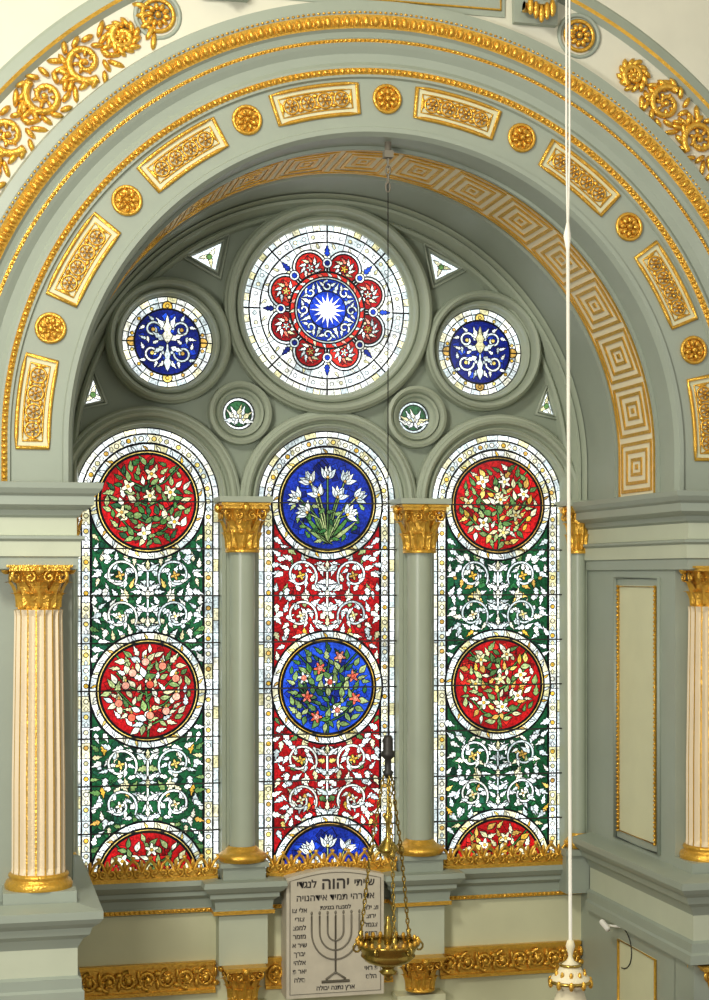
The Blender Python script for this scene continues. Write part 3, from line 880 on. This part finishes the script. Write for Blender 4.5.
for k in range(3):
    a = 2*pi*k/3+.5
    p0 = (lx+.04*cos(a), ly+.04*sin(a), -1.75); p1 = (lx+.16*cos(a), ly+.16*sin(a), -2.42); p2 = (lx+.25*cos(a), ly+.25*sin(a), ZB+.08)
    chain(b, p0, p1, BR, .045, .007); chain(b, p1, p2, BR, .045, .007)
    b.tube([(lx+.08*cos(a), ly+.08*sin(a), -2.39), (lx+.12*cos(a), ly+.12*sin(a), -2.36), p1], .008, BR, 5)
    b.ell(p1, (.028, .028, .04), BR, 8, 6)
    b.lathe((p2[0], p2[1], p2[2]-.04), [(0, .1), (.025, .08), (.015, .04), (.035, .0), (.01, -.04)], BR, 8)
    for e in (.5, 1.5):
        a3 = a+e; b.tube([(lx+(.22+u)*cos(a3), ly+(.22+u)*sin(a3), ZB+v) for u, v in spiral((.05, .0), .06, 1.2, pi, -1, 12)], .01, BR, 5)
b.lathe((lx, ly, ZB), [(.25, .04), (.275, .05), (.28, .03), (.255, .0), (.24, -.03), (.23, -.05), (.24, -.07), (.19, -.12), (.11, -.15), (.06, -.17), (.05, -.19), (.08, -.21), (.05, -.24), (.02, -.26), (.035, -.28), (0, -.30)], BR, 28)
b.lathe((lx, ly, ZB), [(.265, .03), (.2, .0), (.0, -.02)], BR, 28)
for k in range(24):
    a = 2*pi*k/24; b.ell((lx+.268*cos(a), ly+.268*sin(a), ZB+.055), (.02, .02, .03), AU, 6, 4)
b.lathe((lx, ly, ZB+.02), [(.0, .26), (.025, .24), (.02, .2), (.035, .16), (.04, .05), (.03, 0)], BR, 14)
b.done(root)

root = bpy.data.objects.new('pendant_lamp', None); sc.collection.objects.link(root)
px, py = .83, -4.5
b = MB('cord')
b.tube([(px+.02, py, -2.78), (px+.0, py, 2.45)], .014, RO, 8)
b.tube([(px, py, 2.42), (px-.005, py, 2.52), (px, py, 2.62)], [.014, .03, .012], RO, 8)
b.tube([(px, py, 2.45), (px-.012, py, 3.2), (px-.012, py, 8.5)], .008, RO, 6); b.tube([(px, py, 2.45), (px+.014, py, 3.2), (px+.012, py, 8.5)], .008, RO, 6)
b.done(root)
b = MB('fitting'); cx = px+.02
b.lathe((cx, py, -2.8), [(0, .09), (.025, .08), (.035, .04), (.02, -.01), (.015, -.04), (.03, -.07), (.07, -.10), (.10, -.16), (.14, -.19), (.15, -.22), (.14, -.25), (.09, -.27), (.12, -.36), (.13, -.5), (.08, -.6), (.18, -.75), (.2, -.9), (.12, -1.05), (0, -1.1)], W, 24)
b.tube([(cx+.15*cos(2*pi*k/24), py+.15*sin(2*pi*k/24), -3.02) for k in range(24)], .014, BR, 6, True)
b.tube([(cx+.075*cos(2*pi*k/24), py+.075*sin(2*pi*k/24), -2.90) for k in range(24)], .012, BR, 6, True)
for k in range(10):
    a = 2*pi*k/10; b.ell((cx+.155*cos(a), py+.155*sin(a), -3.03), (.02, .02, .035), AU, 6, 5)
    b.ell((cx+.11*cos(a), py+.11*sin(a), -2.965), (.015, .015, .03), AU, 6, 5)
b.done(root)
b = MB('ceiling'); b.box(-9, 9, -20, -2.5, 8.5, 8.7, W); b.done()

b = MB('security_camera')
b.tube([(2.66, -1.1, -3.42), (2.52, -1.1, -3.40)], .012, RO, 6); b.tube([(2.50, -1.02, -3.38), (2.50, -1.18, -3.42)], .028, RO, 8)
b.tube([(2.67, -1.1+.25*cos(pi/2+pi*k/12), -3.62+.2*sin(pi/2+pi*k/12)) for k in range(13)], .006, DK, 4)
b.done()

# ------------------------------------------------------------------ light
w = bpy.data.worlds.new('World'); sc.world = w; w.use_nodes = True
bg = w.node_tree.nodes['Background']; bg.inputs[0].default_value = (1.0, .99, .95, 1); bg.inputs[1].default_value = .47
def area(loc, tgt, size, e, col):
    L = bpy.data.lights.new('added_area_light', 'AREA'); L.size = size; L.energy = e; L.color = col  # unseen area lamps added to brighten the arch, tracery and reveal
    o = bpy.data.objects.new('added_area_light', L); sc.collection.objects.link(o); o.location = loc
    o.rotation_euler = (Vector(tgt)-Vector(loc)).to_track_quat('-Z', 'Y').to_euler()
area((-6, -10, 6.5), (1.5, -1, 0), 1.8, 720, (1, .96, .88))
area((-7, -12, 0.5), (2.0, -1, 1), 1.8, 560, (1, .97, .92))
area((5, -13, 4), (-1, -1, 0), 3, 90, (1, .97, .92))

cam = bpy.data.cameras.new('camera'); co = bpy.data.objects.new('camera', cam); sc.collection.objects.link(co)
co.location = (-3.51, -15.96, 0); co.rotation_euler = (pi/2, 0, -radians(13.3))
cam.sensor_width = 36; cam.lens = 58.8; cam.shift_y = .075
sc.camera = co
